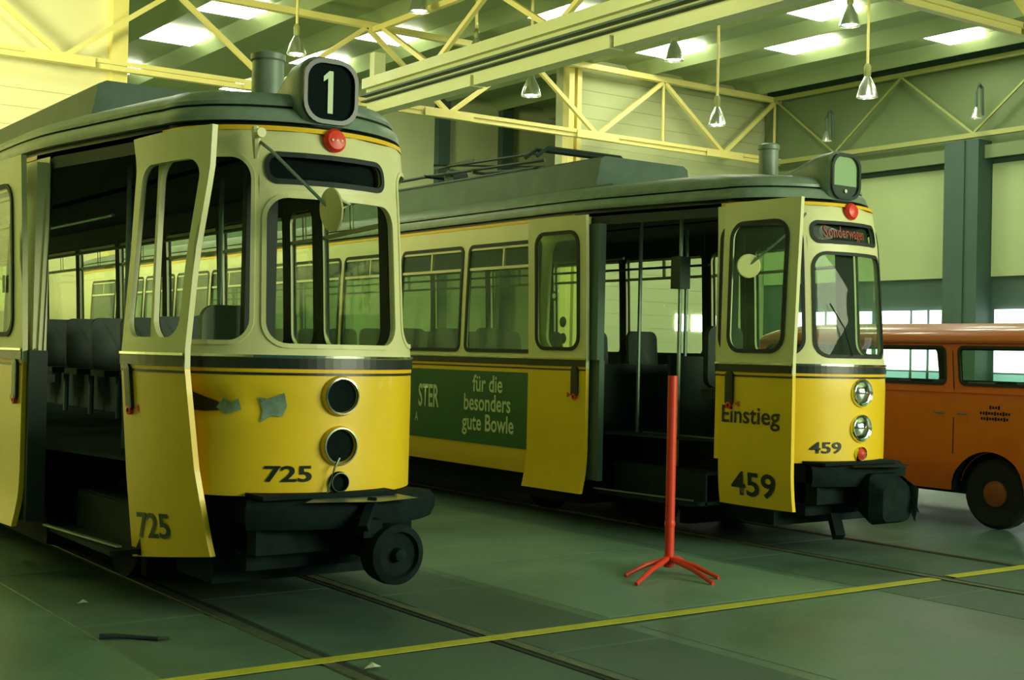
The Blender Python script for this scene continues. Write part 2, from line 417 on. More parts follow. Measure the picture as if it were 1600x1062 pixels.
def make_tram(x, y, number, wrecked, label):
    root = empty('tram', (x, y, 0), label, 'tram')
    # ---- cream upper body
    up_ = MB(); lin = MB(); low = MB(); holes = []
    ws = (-.435, .475, 1.572, 2.415); dp = (-.43, .385, 2.50, 2.665)
    def both(u0, u1, z0, z1, hole=None, r=.12, nu=10, nz=8):
        panel(up_, P, u0, u1, z0, z1, hole, r, nu=nu, nz=nz)
        panel(lin, P, u0 + .001, u1 - .001, z0, z1, hole, r, off=-.036, depth=0, nu=nu, nz=nz)
    both(-.475, .54, 1.50, 2.455, ws, .13); both(-.475, .54, 2.455, 2.80, dp, .07)
    cwl = (-1.265, -.515, 1.585, 2.645); cwr = (.575, 1.14, 1.585, 2.645)
    both(-UC - .10, -.475, 1.50, 2.80, cwl, .13); both(.54, UC + .02, 1.50, 2.80, cwr, .13)
    panel(lin, P, -UD1, -UD0, 2.72, 2.80, off=-.02, nu=12, nz=2)
    # right-hand side: driver window then side windows
    wins = []
    both(UC + .02, UD1 + .02, 1.50, 2.80, (UC + .18, UD1 - .12, 1.58, 2.62), .12); wins.append((UC + .18, UD1 - .12))
    e = [UD1 + .02, u_of_y(2.75)]
    both(e[0], e[1], 1.50, 2.80, (e[0] + .08, e[1] - .08, 1.58, 2.62), .1)
    wins.append((e[0] + .08, e[1] - .08))
    y0 = 2.75; k = 0; lw = []
    while y0 < 15.5:
        y1 = y0 + 1.325; a, b = u_of_y(y0), u_of_y(y1)
        both(a, b, 1.50, 2.80, (a + .055, b - .055, 1.56, 2.62), .07); wins.append((a + .055, b - .055))
        both(-b, -a, 1.50, 2.80, (-b + .055, -a - .055, 1.56, 2.62), .07); lw.append((-b + .055, -a - .055))
        y0 = y1
    yend = y0
    both(-u_of_y(2.75), -UD1, 1.50, 2.80, (-u_of_y(2.75) + .09, -UD1 - .09, 1.6, 2.6), .12)
    ue = u_of_y(yend)
    both(ue, ARC[-1] - .001, 1.50, 2.80, (ARC[-1] - 1.1, ARC[-1] - .45, 1.6, 2.5), .1)
    both(-ARC[-1] + .001, -ue, 1.50, 2.80, (-ARC[-1] + .45, -ARC[-1] + 1.1, 1.6, 2.5), .1)
    up_.build('upper_body', 'cream', root, True)
    # ---- yellow lower body
    zf = .715
    def lowp(u0, u1, z0, z1, nu, fn=P):
        panel(low, fn, u0, u1, z0, z1, nu=nu, nz=12); panel(lin, fn, u0, u1, z0, z1, off=-.036, nu=nu, nz=4)
    if wrecked:
        def PD(u, z, off=0.):
            d = .075 * math.exp(-((u + .88) / .20) ** 2 - ((z - 1.23) / .07) ** 2) + .07 * math.exp(-((u + 1.05) / .22) ** 2 - ((z - 1.0) / .35) ** 2) + .02 * math.exp(-((u + .48) / .1) ** 2 - ((z - 1.24) / .08) ** 2)
            return P(u, z, off - d)
        panel(low, PD, -UD0, .0, zf, 1.50, nu=60, nz=40); panel(low, PD, 0, UC, zf, 1.50, nu=20, nz=12)
        panel(lin, P, -UD0, UC, zf, 1.5, off=-.15, nu=30, nz=4)
    else:
        PD = P
        lowp(-UD0, UC, zf, 1.50, 46)
    lowp(UC, UD1, .42, 1.50, 12); lowp(UD1, ARC[-1], .40, 1.50, 80)
    lowp(-ARC[-1], -UD1, .40, 1.50, 80)
    low.build('lower_body', 'yellow', root, True)
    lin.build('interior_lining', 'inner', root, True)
    bd = {}; belt(bd, PD if wrecked else P, -UD0, UC, 50); belt(bd, P, UC, ARC[-1], 90); belt(bd, P, -ARC[-1], -UD1, 90)
    bd['chrome'].build('belt_moulding', 'chrome', root); bd['black'].build('belt_stripe', 'black', root)
    bd['yline'].build('yellow_line', 'orange', root); bd['thin'].build('pin_line', 'black', root)
    # ---- top line, gutter, roof
    N = 170; us = [-ARC[-1] + 2 * ARC[-1] * i / N for i in range(N + 1)]
    us = sorted(set([round(u, 4) for u in us] + [i * .06 for i in range(-28, 29)]))
    def contour(z, off, pull=0., uu=None):
        out = []
        for u in (uu or us):
            X, Y, Z = P(u, min(z, 2.95), off if off > -.06 else -.06)
            if off < -.06:
                k = 1 + (off + .06) / 1.05; X *= k
                yc = 9; wend = abs(Y - yc) / 9; Y += (pull) * (1 if Y < yc else -1) * wend ** 1.2
            out.append((X, Y, z))
        return out
    t = MB()
    for uu in ([u for u in us if u <= -UD1], [u for u in us if u >= -UD0]):
        t.grid([contour(2.80, 0, 0, uu), contour(2.80, .006, 0, uu), contour(2.828, .006, 0, uu), contour(2.828, 0, 0, uu)])
    t.build('top_line', 'orange', root)
    t = MB(); t.grid([contour(2.828, .0), contour(2.828, -.015), contour(2.87, -.015), contour(2.945, -.01), contour(2.985, -.03)]); t.build('gutter', 'black', root)
    t = MB(); t.grid([contour(2.862, -.01), contour(2.862, .03), contour(2.885, .036), contour(2.925, .028), contour(2.948, .005), contour(2.952, -.02)]); t.build('drip_rail', 'roof', root, True)
    t = MB(); t.grid([contour(2.962, -.03), contour(2.964, .0), contour(2.985, .0), contour(3.01, -.022), contour(3.045, -.059), contour(3.085, -.15, .22),
                      contour(3.12, -.29, .48), contour(3.15, -.46, .75), contour(3.175, -.70, 1.05), contour(3.195, -.90, 1.4), contour(3.20, -1.04, 1.8)]); t.build('roof', 'roof', root, True)
    # ---- interior
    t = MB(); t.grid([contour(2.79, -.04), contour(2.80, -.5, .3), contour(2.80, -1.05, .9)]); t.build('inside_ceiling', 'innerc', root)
    fl = MB()
    for z, d in ((.84, -.06),):
        ring_ = [P(u, 1.0, d) for u in us if not (-UD1 < u < -UD0)]
        fl.v = [(p[0], p[1], z) for p in ring_]; fl.f = [tuple(range(len(fl.v)))]
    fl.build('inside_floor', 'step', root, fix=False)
    st = MB()
    for (z, x0, x1) in ((.34, -1.0, -.62), (.59, -.80, -.45)):
        st.box(x0 + .0, x1, .78, 1.97, z - .03, z)
    st.box(-.47, -.44, .78, 1.97, .3, .84); st.box(-.82, -.80, .78, 1.97, .3, .58)
    st.build('entrance_step', 'step', root)
    for a_, b_ in (((-.93, .82, .355), (-1.03, 1.98, .355)), ((-.46, .78, .845), (-.46, 1.97, .845))):
        st = MB(); st.bar(a_, b_, .03, .012); st.build('step_edge', 'steel', root)
    b = MB(); b.box(-.95, .95, 2.60, 2.64, .84, 1.46) if not wrecked else b.box(-.2, .95, 2.6, 2.64, .84, 1.4)
    b.build('partition', 'seat', root)
    # poles
    for (px, py, z0) in (((-.50, 2.02, .84), (.25, 2.2, .84)) if wrecked else ((-.62, 1.35, .59), (-.50, 2.02, .84), (.25, 2.2, .84))):
        p = MB(); p.tube([(px, py, z0), (px, py, 2.78)], .018); p.build('grab_pole', 'steel', root, True)
    if not wrecked:
        v = MB(); v.box(-.68, -.56, 1.29, 1.41, 2.14, 2.42); o = v.build('ticket_box', 'seat', root)
    for (ya, yb, z) in ((2.2, 14, 2.30),):
        for s in (-1, 1):
            h = MB(); h.tube([(s * .55, ya, z + .15), (s * .55, yb, z + .15)], .014, 6); h.build('ceiling_rail', 'steel', root)
    h = MB(); h.tube([(-.45, .9, 1.29), (.2, 1.0, 1.30), (.55, 1.0, 1.3)], .016); h.build('cab_rail', 'steel', root)
    # seats
    first = None
    for i in range(12):
        for s in (-1, 1):
            if s < 0 and i < 1: continue
            yy = 3.1 + i * .82
            if first is None:
                se = MB(); se.box(-.21, .21, -.2, .2, .40, .46); o = se.build('seat', 'seat', root)
                bk = MB(); pr = rrect(0, .70, .20, .26, .08)
                bk.grid([[(p[0], .18 + (.10 if p[1] > .6 else 0) * (p[1] - .6), p[1]) for p in pr], [(p[0], .22 + (.10 if p[1] > .6 else 0) * (p[1] - .6), p[1]) for p in pr]], True)
                n = len(pr); bk.f += [tuple(range(n)), tuple(range(n, 2 * n))]
                ob = bk.build('seat_back', 'seat', o)
                fr = MB(); fr.tube([(0, 0, 0), (0, 0, .4)], .03); of = fr.build('seat_post', 'steel', o)
                first = o
            else:
                o = copy_tree(first, root)
            o.location = (s * .68, yy, .84)
    # driver's seat and desk
    ds = MB(); ds.box(-.25, .25, 1.02, 1.45, 1.18, 1.26); ds.build('driver_seat', 'seat', root)
    bk = MB(); pr = rrect(0, 1.55, .22, .28, .1)
    bk.grid([[(p[0] + .02, 1.42, p[1]) for p in pr], [(p[0] + .02, 1.48, p[1]) for p in pr]], True); n = len(pr); bk.f += [tuple(range(n)), tuple(range(n, 2 * n))]
    bk.build('driver_seat_back', 'curtain' if wrecked else 'seat', root)
    dk = MB(); dk.box(-.5, .55, .12, .45, 1.20, 1.42); dk.lathe([(.14, 0), (.16, .03), (.14, .06), (.02, .08)], (.1, .5, 1.42), (0, -.2, 1), 20); dk.build('driver_desk', 'under', root)
    cab = MB(); cab.box(-.12, .9, 2.0, 2.04, .84, 1.55)
    if wrecked: cab.box(-.02, .20, 1.15, 1.22, .84, 2.76)
    else: cab.box(.52, .66, 1.9, 2.0, .84, 2.76)
    cab.build('cab_bulkhead', 'inner', root)
    # ---- windows
    for (a, b) in lw: side_window(root, P, a, b, glassm='glasshaze' if not wrecked else 'glass')
    for (a, b) in wins: side_window(root, P, a, b)
    gk = ('cream', .006, .020) if wrecked else ('rubber', .018, .010)
    g = MB(); ring(g, P, ws, .13, gk[1], .008, gk[2]); gw = g.build('windscreen_gasket', gk[0], root)
    g = MB(); ring(g, P, dp, .07, .018, .008, .012); g.build('destination_gasket', 'rubber', root)
    p = MB(); pane_mesh(p, P, dp, .07, -.05); d = p.build('destination_blind', 'pit' if wrecked else 'sign', root)  # wrecked tram: black sheet painted for the shade of the open slot
    for hh in (cwl, cwr):
        g = MB(); ring(g, P, hh, .13, gk[1], .008, gk[2]); gg = g.build('corner_gasket', gk[0], root)
        if not wrecked:
            p = MB(); pane_mesh(p, P, hh, .13); p.build('pane', 'glass', gg, True)
    if not wrecked:
        p = MB(); pane_mesh(p, P, ws, .13); p.build('pane', 'glass', gw, True)
        text_obj('destination_lettering', 'Sonderwagen', .135, P, 'signtext', root, -.02, 2.547, .74, .01, off=-.044)
        p = MB(); p.tube([P(-.1, 1.58, .02), P(-.18, 1.8, .035), P(-.3, 2.0, .02)], .006, 6); p.build('wiper', 'black', root)
    # ---- number box on the roof
    nb = MB(); prs = []
    for (yy, sc, zc, r) in ((.065, 1.0, 3.06, .12), (.09, 1.08, 3.06, .13), (.25, 1.03, 3.055, .12), (.45, .76, 3.05, .09), (.72, .34, 3.06, .05), (.94, .06, 3.10, .01)):
        pr = rrect(0, zc, .180 * sc, .192 * sc, r); prs.append([(q[0], yy, q[1]) for q in pr])
    nb.grid(prs, True); nb.f.append(tuple(range(len(prs[0]) * 5, len(prs[0]) * 6)))
    box = nb.build('number_box', 'roof', root, True)
    pr = rrect(0, 3.06, .180, .192, .12)
    fr = MB(); fr.grid([[(q[0] * s_, yy, 3.06 + (q[1] - 3.06) * s_) for q in pr] for (s_, yy) in ((1.0, .07), (.99, .042), (.86, .042), (.84, .075))], True)
    fr.build('number_frame', 'black', box)
    gl = MB(); gl.v = [(q[0] * .86, .066, 3.06 + (q[1] - 3.06) * .86) for q in pr]; gl.f = [tuple(range(len(pr)))]
    gl.build('number_glass', 'pit' if wrecked else 'signreflect', box)
    if wrecked:
        q = MB(); out1 = [(-.016, 2.935), (.018, 2.935), (.018, 3.185), (-.008, 3.185), (-.045, 3.150), (-.045, 3.118), (-.016, 3.140)]
        q.v = [(a_, .058, b_) for a_, b_ in out1] + [(a_, .064, b_) for a_, b_ in out1]; q.f = [tuple(range(7)), tuple(range(13, 6, -1))] + [(k_, (k_ + 1) % 7, (k_ + 1) % 7 + 7, k_ + 7) for k_ in range(7)]
        q.build('numeral', 'pale', box)
    else:
        l = MB(); l.v = [(q[0] * .86, .062, 3.06 + (q[1] - 3.06) * .86) for q in pr if q[1] < 2.99] ; l.v = [(-.15, .062, 2.985)] + [v for v in sorted(l.v, key=lambda v: v[0])] + [(.15, .062, 2.985)]
        l.f = [tuple(range(len(l.v)))]; l.build('blind_edge', 'sign', box)
        l = MB(); l.lathe([(.016, 0), (.016, .01)], (0, .059, 2.94), (0, -1, 0), 10); l.build('numeral_tip', 'pale', box)
    # red marker lamp below the box
    c = P(.0, 2.765, 0.0); rl = MB(); rl.lathe([(.068, -.02), (.070, .02), (.055, .040), (.02, .048), (.001, .05)], c, (0, -1, .1), 28)
    rl.build('marker_lamp', 'red', root, True)
    if wrecked:
        for dx in (-.03, .0, .03):
            q = MB(); q.lathe([(.007, 0), (.007, .004)], (c[0] + dx, c[1] - .047, c[2]), (0, -1, 0), 8); q.build('lamp_screw', 'pale', root)
    # vent cylinder behind the number box
    v = MB(); v.lathe([(.085, -.05), (.085, .19), (.095, .20), (.095, .235), (.07, .25)] if not wrecked else [(.105, -.05), (.10, .2), (.112, .21), (.112, .245), (.08, .26)], (0, .92, 3.18), (0, 0, 1), 26)
    v.build('roof_vent', 'roof', root, True)
    # long equipment box on the roof
    rb = MB(); rb.grid([[(sx * w, yy, z) for (sx, w, z) in ((-1, .62, 3.12), (-1, .56, 3.42), (-1, .5, 3.45), (1, .5, 3.45), (1, .56, 3.42), (1, .62, 3.12))] for yy in (2.55, 7.6)])
    rb.f += [tuple(range(6)), tuple(range(6, 12))]
    rb.grid([[(sx * w, yy, z) for (sx, w, z) in ((-1, .62, 3.12), (-1, .56, 3.38), (1, .56, 3.38), (1, .62, 3.12))] for yy in (7.75, 11.5)])
    rb.f += [tuple(len(rb.v) - 8 + i for i in range(4)), tuple(len(rb.v) - 4 + i for i in range(4))]
    rb.build('roof_equipment_box', 'roofbox', root)
    w = MB(); w.box(-.7, -.62, 2.2, 14, 3.08, 3.14); w.build('roof_walkway', 'roofbox', root)
    # pantograph, folded flat
    if not wrecked:
        pg = MB(); zz = 3.52
        for s in (-1, 1):
            pg.tube([(s * .48, 2.9, zz), (s * .42, 5.2, zz + .06), (s * .55, 7.4, zz + .02)], .018, 6)
            pg.tube([(s * .55, 4.1, zz + .12), (s * .30, 5.3, zz + .17), (s * .45, 3.0, zz + .09)], .014, 6)
            pg.tube([(s * .5, 3.0, zz - .07), (s * .5, 6.2, zz - .07)], .02, 6)
        pg.tube([(-.5, 5.2, zz + .05), (.5, 5.2, zz + .05)], .02, 6); pg.tube([(-.5, 4.2, zz), (.5, 4.2, zz)], .018, 6)
        pg.tube([(-.5, 5.0, zz + .16), (.5, 4.2, zz + .16)], .012, 6)
        pf = pg.build('pantograph', 'panto', root, True)
        h = MB()
        for yy in (3.05, 2.85): h.tube([(-.62, yy, zz + .02), (-.48, yy, zz + .12), (.48, yy, zz + .12), (.62, yy, zz + .02)], .02, 6)
        h.build('collector_head', 'panto', pf)
        for xx in (-.5, .5):
            for yy in (3.0, 6.1):
                h = MB(); h.lathe([(.03, 0), (.05, .02), (.03, .04), (.05, .06), (.03, .08)], (xx, yy, 3.38), (0, 0, 1), 12); h.build('insulator', 'panto', pf)
        h = MB(); h.lathe([(.06, -.12), (.10, -.1), (.10, .1), (.06, .12)], (-.25, 4.9, zz + .02), (1, 0, 0), 14); h.build('spring_housing', 'panto', pf)
    if not wrecked: pf.location = (0, .65, 0)
    # ---- headlamps
    for z, r, kind in ((1.283, .110, 'head'), (.998, .110, 'head'), (.790, .058, 'small')):
        c = Vector(PD(.0, z, .0)); ax = (0, -1, 0)
        rm = MB(); rm.lathe([(r * 1.03, -.05), (r * 1.05, .012), (r * .98, .028), (r * .88, .022), (r * .84, .0), (r * .82, -.10)], c, ax, 32, caps=False)
        if wrecked:
            ro = rm.build('lamp_socket', 'orange' if kind == 'head' else 'under', root, True)
            dk = MB(); dk.lathe([(r * .84, -.002 + (.012 if z > 1.2 else 0)), (r * .4, .0), (.001, .002)], c + Vector((0, -.004, 0)), ax, 28, caps=False); dk.build('socket_opening', 'pit', ro)  # black disc painted for the shade inside the empty socket
            h = MB(); h.lathe([(r * .93, .02), (r * .97, .032), (r * .89, .034), (r * .88, .02)], c, ax, 30, caps=False); h.build('bent_rim', 'chrome' if z > 1.2 else 'steel', ro, True)
        else:
            ro = rm.build('headlamp' if kind == 'head' else 'tail_lamp', 'chrome', root, True)
            ln = MB(); ln.lathe([(r * .90, .006), (r * .6, .03), (r * .3, .042), (.001, .045)], c, ax, 28, caps=False); ln.build('lens', 'lamp' if kind == 'head' else 'redmark', ro, True)
    if wrecked:
        c = MB(); c.tube([P(-.01, .93, .03), P(-.05, .87, .05), P(-.07, .78, .04), P(-.09, .70, .04)], .006, 6); c.build('hanging_cable', 'steel', root)
        # scraped filler and torn metal of the crash
        def blob(name, pts, mm, off):
            # filled patch conforming to the skin (fan from its middle)
            cu = sum(p[0] for p in pts) / len(pts); cz = sum(p[1] for p in pts) / len(pts); q = MB()
            dn = []
            for i, p in enumerate(pts):
                w_ = pts[(i + 1) % len(pts)]
                for j in range(3): dn.append((p[0] + (w_[0] - p[0]) * j / 3, p[1] + (w_[1] - p[1]) * j / 3))
            q.grid([[PD(cu + (p[0] - cu) * t, cz + (p[1] - cz) * t, off) for p in dn] for t in (.02, .3, .6, 1)], True)
            return q.build(name, mm, root)
        blob('torn_dent', [(-1.22, 1.37), (-1.08, 1.34), (-.96, 1.30), (-.84, 1.265), (-.74, 1.245), (-.68, 1.22), (-.70, 1.195), (-.84, 1.185), (-1.0, 1.19), (-1.10, 1.21), (-1.22, 1.24)], 'dent', .006)
        blob('filler_patch', [(-.74, 1.21), (-.68, 1.265), (-.63, 1.235), (-.59, 1.265), (-.57, 1.20), (-.66, 1.175)], 'bare', .008)
        blob('filler_patch', [(-.475, 1.275), (-.42, 1.262), (-.33, 1.30), (-.315, 1.225), (-.34, 1.165), (-.40, 1.17), (-.46, 1.13), (-.45, 1.2)], 'bare', .008)
    # ---- fleet number on the front
    text_obj('fleet_number', number, .125, PD, 'black', root, -.295 if wrecked else -.34, .80, 1.5, .02)
    # ---- front end: buffer beam, coupler, apron
    bb = MB(); rows = []
    for (z, o) in ((.715, -.02), (.70, .16), (.66, .20), (.60, .20), (.545, .17), (.53, -.02)):
        rows.append([P(-.50 + 1.20 * i / 24, .9, o * .9)[:2] + (z,) for i in range(25)])
    bb.grid(rows); bb.f += []
    bb.build('buffer_beam', 'under', root, True)
    ap = MB(); ap.box(-.5, .35, -.22, .3, .712, .735); ap.box(-.5, .5, -.14, .6, .40, .56); ap.build('apron_plate', 'under', root)
    tp = MB(); tp.add([(-.30, -.33, .705), (.12, -.42, .70), (.42, -.34, .70), (.36, -.16, .712), (-.12, -.14, .712)], [(0, 1, 2, 3, 4)]); tp.build('buffer_top_plate', 'steel' if wrecked else 'under', root)
    cp = MB()
    if wrecked:
        cp.tube([(.16, .5, .42), (.17, -.1, .42), (.20, -.36, .40)], .07, 12)
        cp.lathe([(.10, -.10), (.165, -.08), (.175, 0), (.17, .06), (.13, .075), (.12, .05), (.04, .045), (.035, .09), (.001, .1)], (.22, -.40, .40), (.05, -1, 0), 30)
        cp.box(.02, .14, -.42, -.1, .50, .60); cp.bar((.0, -.45, .56), (.12, -.34, .70), .05, .05)
    else:
        cp.tube([(0, .5, .44), (.0, -.1, .42), (.05, -.42, .40)], .07, 12)
        rows = []
        for k, (yy, w, h, zc) in enumerate(((-.14, .12, .12, .50), (-.26, .19, .17, .48), (-.38, .22, .20, .45), (-.48, .17, .14, .42))):
            rows.append([(.05 + q[0], yy, q[1]) for q in rrect(0, zc, w, h, .06)])
        cp.grid(rows, True); n = len(rows[0]); cp.f.append(tuple(len(cp.v) - n + i for i in range(n)))
        cp.bar((-.25, -.1, .3), (-.3, -.2, .14), .08, .08)
    cp.build('coupler', 'under', root, True)
    if not wrecked:
        gd = MB(); gd.add([(.16, -.42, .64), (.24, -.54, .54), (.20, -.56, .38), (.28, -.48, .26), (.34, -.38, .34), (.28, -.38, .58)], [(0, 1, 2, 3, 4, 5)])
        gd.grid([[(.18 + .02 * i, -.46 - .02 * i, .62 - .07 * i) for i in range(5)], [(.26 + .02 * i, -.38, .60 - .06 * i) for i in range(5)]])
        gd.build('coupler_flap', 'wood', root)
    # life guard, truck frames, wheels
    for by in (2.55, 11.6, 15.9):
        fr = MB()
        for s in (-1, 1):
            fr.box(s * .72 - .05, s * .72 + .05, by - 1.1, by + 1.1, .36, .50)
            fr.box(s * .72 - .08, s * .72 + .08, by - .2, by + .2, .24, .60)
        fr.box(-.75, .75, by - .18, by + .18, .38, .52)
        fr.box(-.62, .62, by - 1.35, by - 1.25, .10, .30)
        bo = fr.build('bogie', 'under', root)
        for wy in (by - .78, by + .78):
            ax = MB(); ax.tube([(-.6, wy, .33), (.6, wy, .33)], .05, 10); ax.build('axle', 'under', bo)
            for s in (-1, 1):
                wh = MB(); wh.lathe([(.06, -.07), (.10, -.05), (.27, -.03), (.325, -.045), (.33, .02), (.345, .03), (.345, .045), (.1, .05), (.06, .07)], (s * .53, wy, .335), (-s, 0, 0), 30)
                wh.build('wheel', 'under', bo, True)
    ch = MB(); ch.box(-.42, .88, .75, 17.0, .17, .80); ch.box(-.92, -.42, 2.3, 16.8, .17, .80); ch.box(-.60, .62, .22, .75, .20, .71); ch.box(-.50, .30, -.02, .3, .30, .70); ch.build('underframe', 'under', root)  # solid dark boxes, enlarged to fill the black shade below the body
    return root, PD

# ------------------------------------------------------------------ hall
def struct(name, mb, m, parent=None, kind='structure'):
    o = mb.build(name, m, parent)
    if not parent: o['kind'] = kind
    return o
fl = MB(); fl.box(-12, 30, -9, 40, -.2, 0); floor = struct('floor', fl, 'floor')
TX = (3.60, 8.52)
LY = 5.82
# slab plates between and beside the rails, laid one by one
def plate(x0, x1, y0, y1, m='plate', z=.004):
    p = MB(); b = .008
    p.add([(x0, y0, .0005), (x1, y0, .0005), (x1, y1, .0005), (x0, y1, .0005), (x0 + b, y0 + b, z), (x1 - b, y0 + b, z), (x1 - b, y1 - b, z), (x0 + b, y1 - b, z)],
          [(4, 5, 6, 7), (0, 1, 5, 4), (1, 2, 6, 5), (2, 3, 7, 6), (3, 0, 4, 7)])
    return p.build('slab', m, floor)
for tx in TX:
    for s in (-1, 1):
        r = MB(); cx = tx + s * .53
        r.box(cx - .035, cx + .03, 1.0, 26, .002, .009); o = r.build('rail', 'rail', floor)
        g = MB(); gx = cx - s * .058; g.box(gx - .022, gx + .022, 1.0, 26, .001, .0045); g.build('rail_groove', 'groove', floor)
    k = 0
    y = 2.2
    while y < 14:
        plate(tx - .44, tx + .44, y, y + 1.78, 'plate')
        plate(tx + .585, tx + 1.32, y - .4, y + 1.38, 'plate' if tx < 5 else 'floor', .0035)
        plate(tx - 1.32, tx - .585, y - .4, y + 1.38, 'plate', .0035)
        y += 1.8
for i in range(8):   # paler slabs between the two tracks
    plate(5.02, 7.1, 5.95 + i * 2.0, 7.93 + i * 2.0, 'plate2', .003)
    if i < 3: plate(5.02, 7.1, 3.6 - i * 2.1, 5.68 - i * 2.1, 'floor', .003)
for xa_, xb_ in ((.6, 7.92), (8.10, 11.9)):
    ln = MB(); ln.box(xa_, xb_, LY - .055, LY + .045, .009, .0115); ln.build('painted_line', 'yline', floor)

# back wall: near panels left and right of the opening, recess between
def wall_pilasters(parent, y, xs, z1, m='walldark', z0=0.):
    for x in xs:
        p = MB(); p.box(x - .16, x + .16, y - .22, y, z0, z1); p.build('pilaster', m, parent)
YN = 26.6
w = MB(); w.box(-12, 9.05, YN, YN + .3, 0, 9.6); wl = struct('wall_back_left', w, 'wallcream')
# horizontal siding boards
for (x0, x1) in ((2.0, 9.0),):
    for k in range(8):
        z = 4.0 + k * .36
        b = MB(); b.box(x0, x1, YN - .035, YN, z, z + .345); b.build('siding_board', 'wallcream', wl)
p = MB(); p.box(8.8, 9.12, YN - .25, YN + .3, 0, 9.6); p.build('pilaster', 'steelwork', wl)
w = MB(); w.box(20.55, 28, YN, YN + .3, 0, 9.6); wr = struct('wall_back_right', w, 'walldim')
for k in range(26):
    b = MB(); b.box(20.95, 28, YN - .02, YN, .1 + k * .36, .452 + k * .36); b.build('siding_board', 'walldim', wr)
p = MB(); p.box(20.55, 20.72, YN - .25, YN, 0, 9.6); p.build('pilaster', 'steelwork', wr)
p = MB(); p.box(20.86, 21.0, YN - .2, YN, 0, 9.6); p.build('pilaster', 'steelwork', wr)
# windows low in the right back wall
for (x0, x1) in ((24.55, 25.0), (25.15, 26.5)):
    p = MB(); p.box(x0, x1, YN - .06, YN - .045, 2.22, 2.68); p.build('window_pane', 'winlit', wr)
w = MB(); w.box(18.6, 28.3, 33, 33.3, 0, 9.6); wm = struct('wall_recess', w, 'wallback')
for x in (20.9, 23.2, 25.6):
    p = MB(); p.box(x - .2, x + .2, 32.75, 33, 0, 9.6); p.build('pilaster', 'walldark', wm)
w = MB(); w.box(-12, 18.6, 38.5, 38.8, 0, 9.6); w.box(18.3, 18.6, 33.3, 38.5, 0, 9.6); w.box(8.8, 9.0, YN + .3, 38.5, 0, 9.6); struct('wall_far', w, 'wallback')
# right wall (parallel to the tracks): panels, column, window band
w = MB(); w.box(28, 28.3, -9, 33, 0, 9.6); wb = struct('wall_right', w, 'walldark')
cols = [19.55 + 6.5 * k for k in range(-4, 1)]
for c in cols:
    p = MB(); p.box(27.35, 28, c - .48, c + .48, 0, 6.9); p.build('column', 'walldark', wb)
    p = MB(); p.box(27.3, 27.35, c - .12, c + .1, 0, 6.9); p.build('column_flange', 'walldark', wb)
for a, b in [(20.06, 26.5)] + [(cols[k] + .5, cols[k + 1] - .5) for k in range(4)]:
    p = MB(); p.box(27.9, 28, a, b, 3.62, 6.35); p.build('wall_panel', 'wallgreen', wb)
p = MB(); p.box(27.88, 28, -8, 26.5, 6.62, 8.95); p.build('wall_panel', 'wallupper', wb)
# the lit windows: three panes a bay in two rows
def panes(y0, y1):
    L = y1 - y0
    for (a, b) in ((.0, .42), (.46, .63), (.67, 1.0)):
        for (z0, z1, m) in ((2.40, 2.82, 'winlit'), (1.30, 1.92, 'winlit'), (.75, 1.26, 'winblue')):
            p = MB(); p.box(27.9, 27.93, y0 + L * (1 - b), y0 + L * (1 - a), z0, z1); p.build('window_pane', m, wb)
panes(19.97, 22.45); panes(22.62, 25.4)
for k in range(4): panes(cols[k] + 3.0, cols[k + 1] - .62); 
# left wall, far out of frame
w = MB(); w.box(-12.3, -12, -9, 38.5, 0, 9.6); struct('wall_left', w, 'wallcream')

# ceiling: folded sheet running with the tracks
ce = MB(); x = -12.9; prof = []
while x < 28.4:
    prof += [(x, 9.2), (x + 1.5, 9.2), (x + 1.86, 8.92), (x + 1.9, 8.92)]; x += 2.0
ce.grid([[(a, yy, b) for (a, b) in prof] for yy in (-9, 38.8)])
ce.grid([[(a, yy, 9.6) for (a, b) in (prof[0], prof[-1])] for yy in (-9, 38.8)])
ceil = struct('ceiling', ce, 'ceil')
SK = [(11.1, 30.4, 31.7), (11.1, 26.9, 28.2), (11.1, 35.0, 36.2), (15.1, 30.6, 31.8), (15.1, 26.9, 28.2), (15.1, 35.2, 36.4), (17.1, 22.6, 23.9),
      (21.1, 23.4, 24.9), (23.1, 20.9, 22.5), (21.1, 18.6, 19.9), (25.1, 18.3, 19.4), (19.1, 14.5, 16), (7.1, 30, 31.4), (23.1, 14.3, 15.8), (13.1, 14, 15.5), (5.1, 20, 21.5)]
for (c, a, b) in SK:
    p = MB(); p.box(c + .08, c + 1.42, a + .08, b - .08, 9.07, 9.195); p.build('skylight', 'skyl', ceil)
# cross bars dividing ceiling sheets
# ------------------------------------------------------------------ trusses
def truss_cross(y, lows, ups, zl, zu, x0, x1, label, m='steelwork'):
    t = empty('roof_truss', (x0, y, 0), label, 'truss')
    def L(p): return (p[0] - x0, p[1] - y, p[2])
    c = MB(); c.bar(L((x0, y, zl)), L((x1, y, zl)), .14, .10); c.bar(L((x0, y - .09, zl + .10)), L((x1, y - .09, zl + .10)), .05, .09)
    c.build('bottom_chord', m, t)
    c = MB(); c.bar(L((x0, y, zu)), L((x1, y, zu)), .16, .14); c.build('top_chord', m, t)
    for a in lows:
        g = MB(); g.box(a - .75 - x0, a + .6 - x0, -.16, -.135, zl - .06, zl + .12); g.build('gusset_plate', m, t)
        for b in ups:
            if abs(a - b) < 2.6:
                d = MB(); d.bar(L((a, y, zl + .08)), L((b, y, zu - .05)), .10, .10); d.build('diagonal', m, t)
    for b in ups:
        if b > 20:
            d = MB(); d.bar(L((b, y, zl)), L((b, y, zu)), .05, .05); d.build('hanger', m, t)
    return t
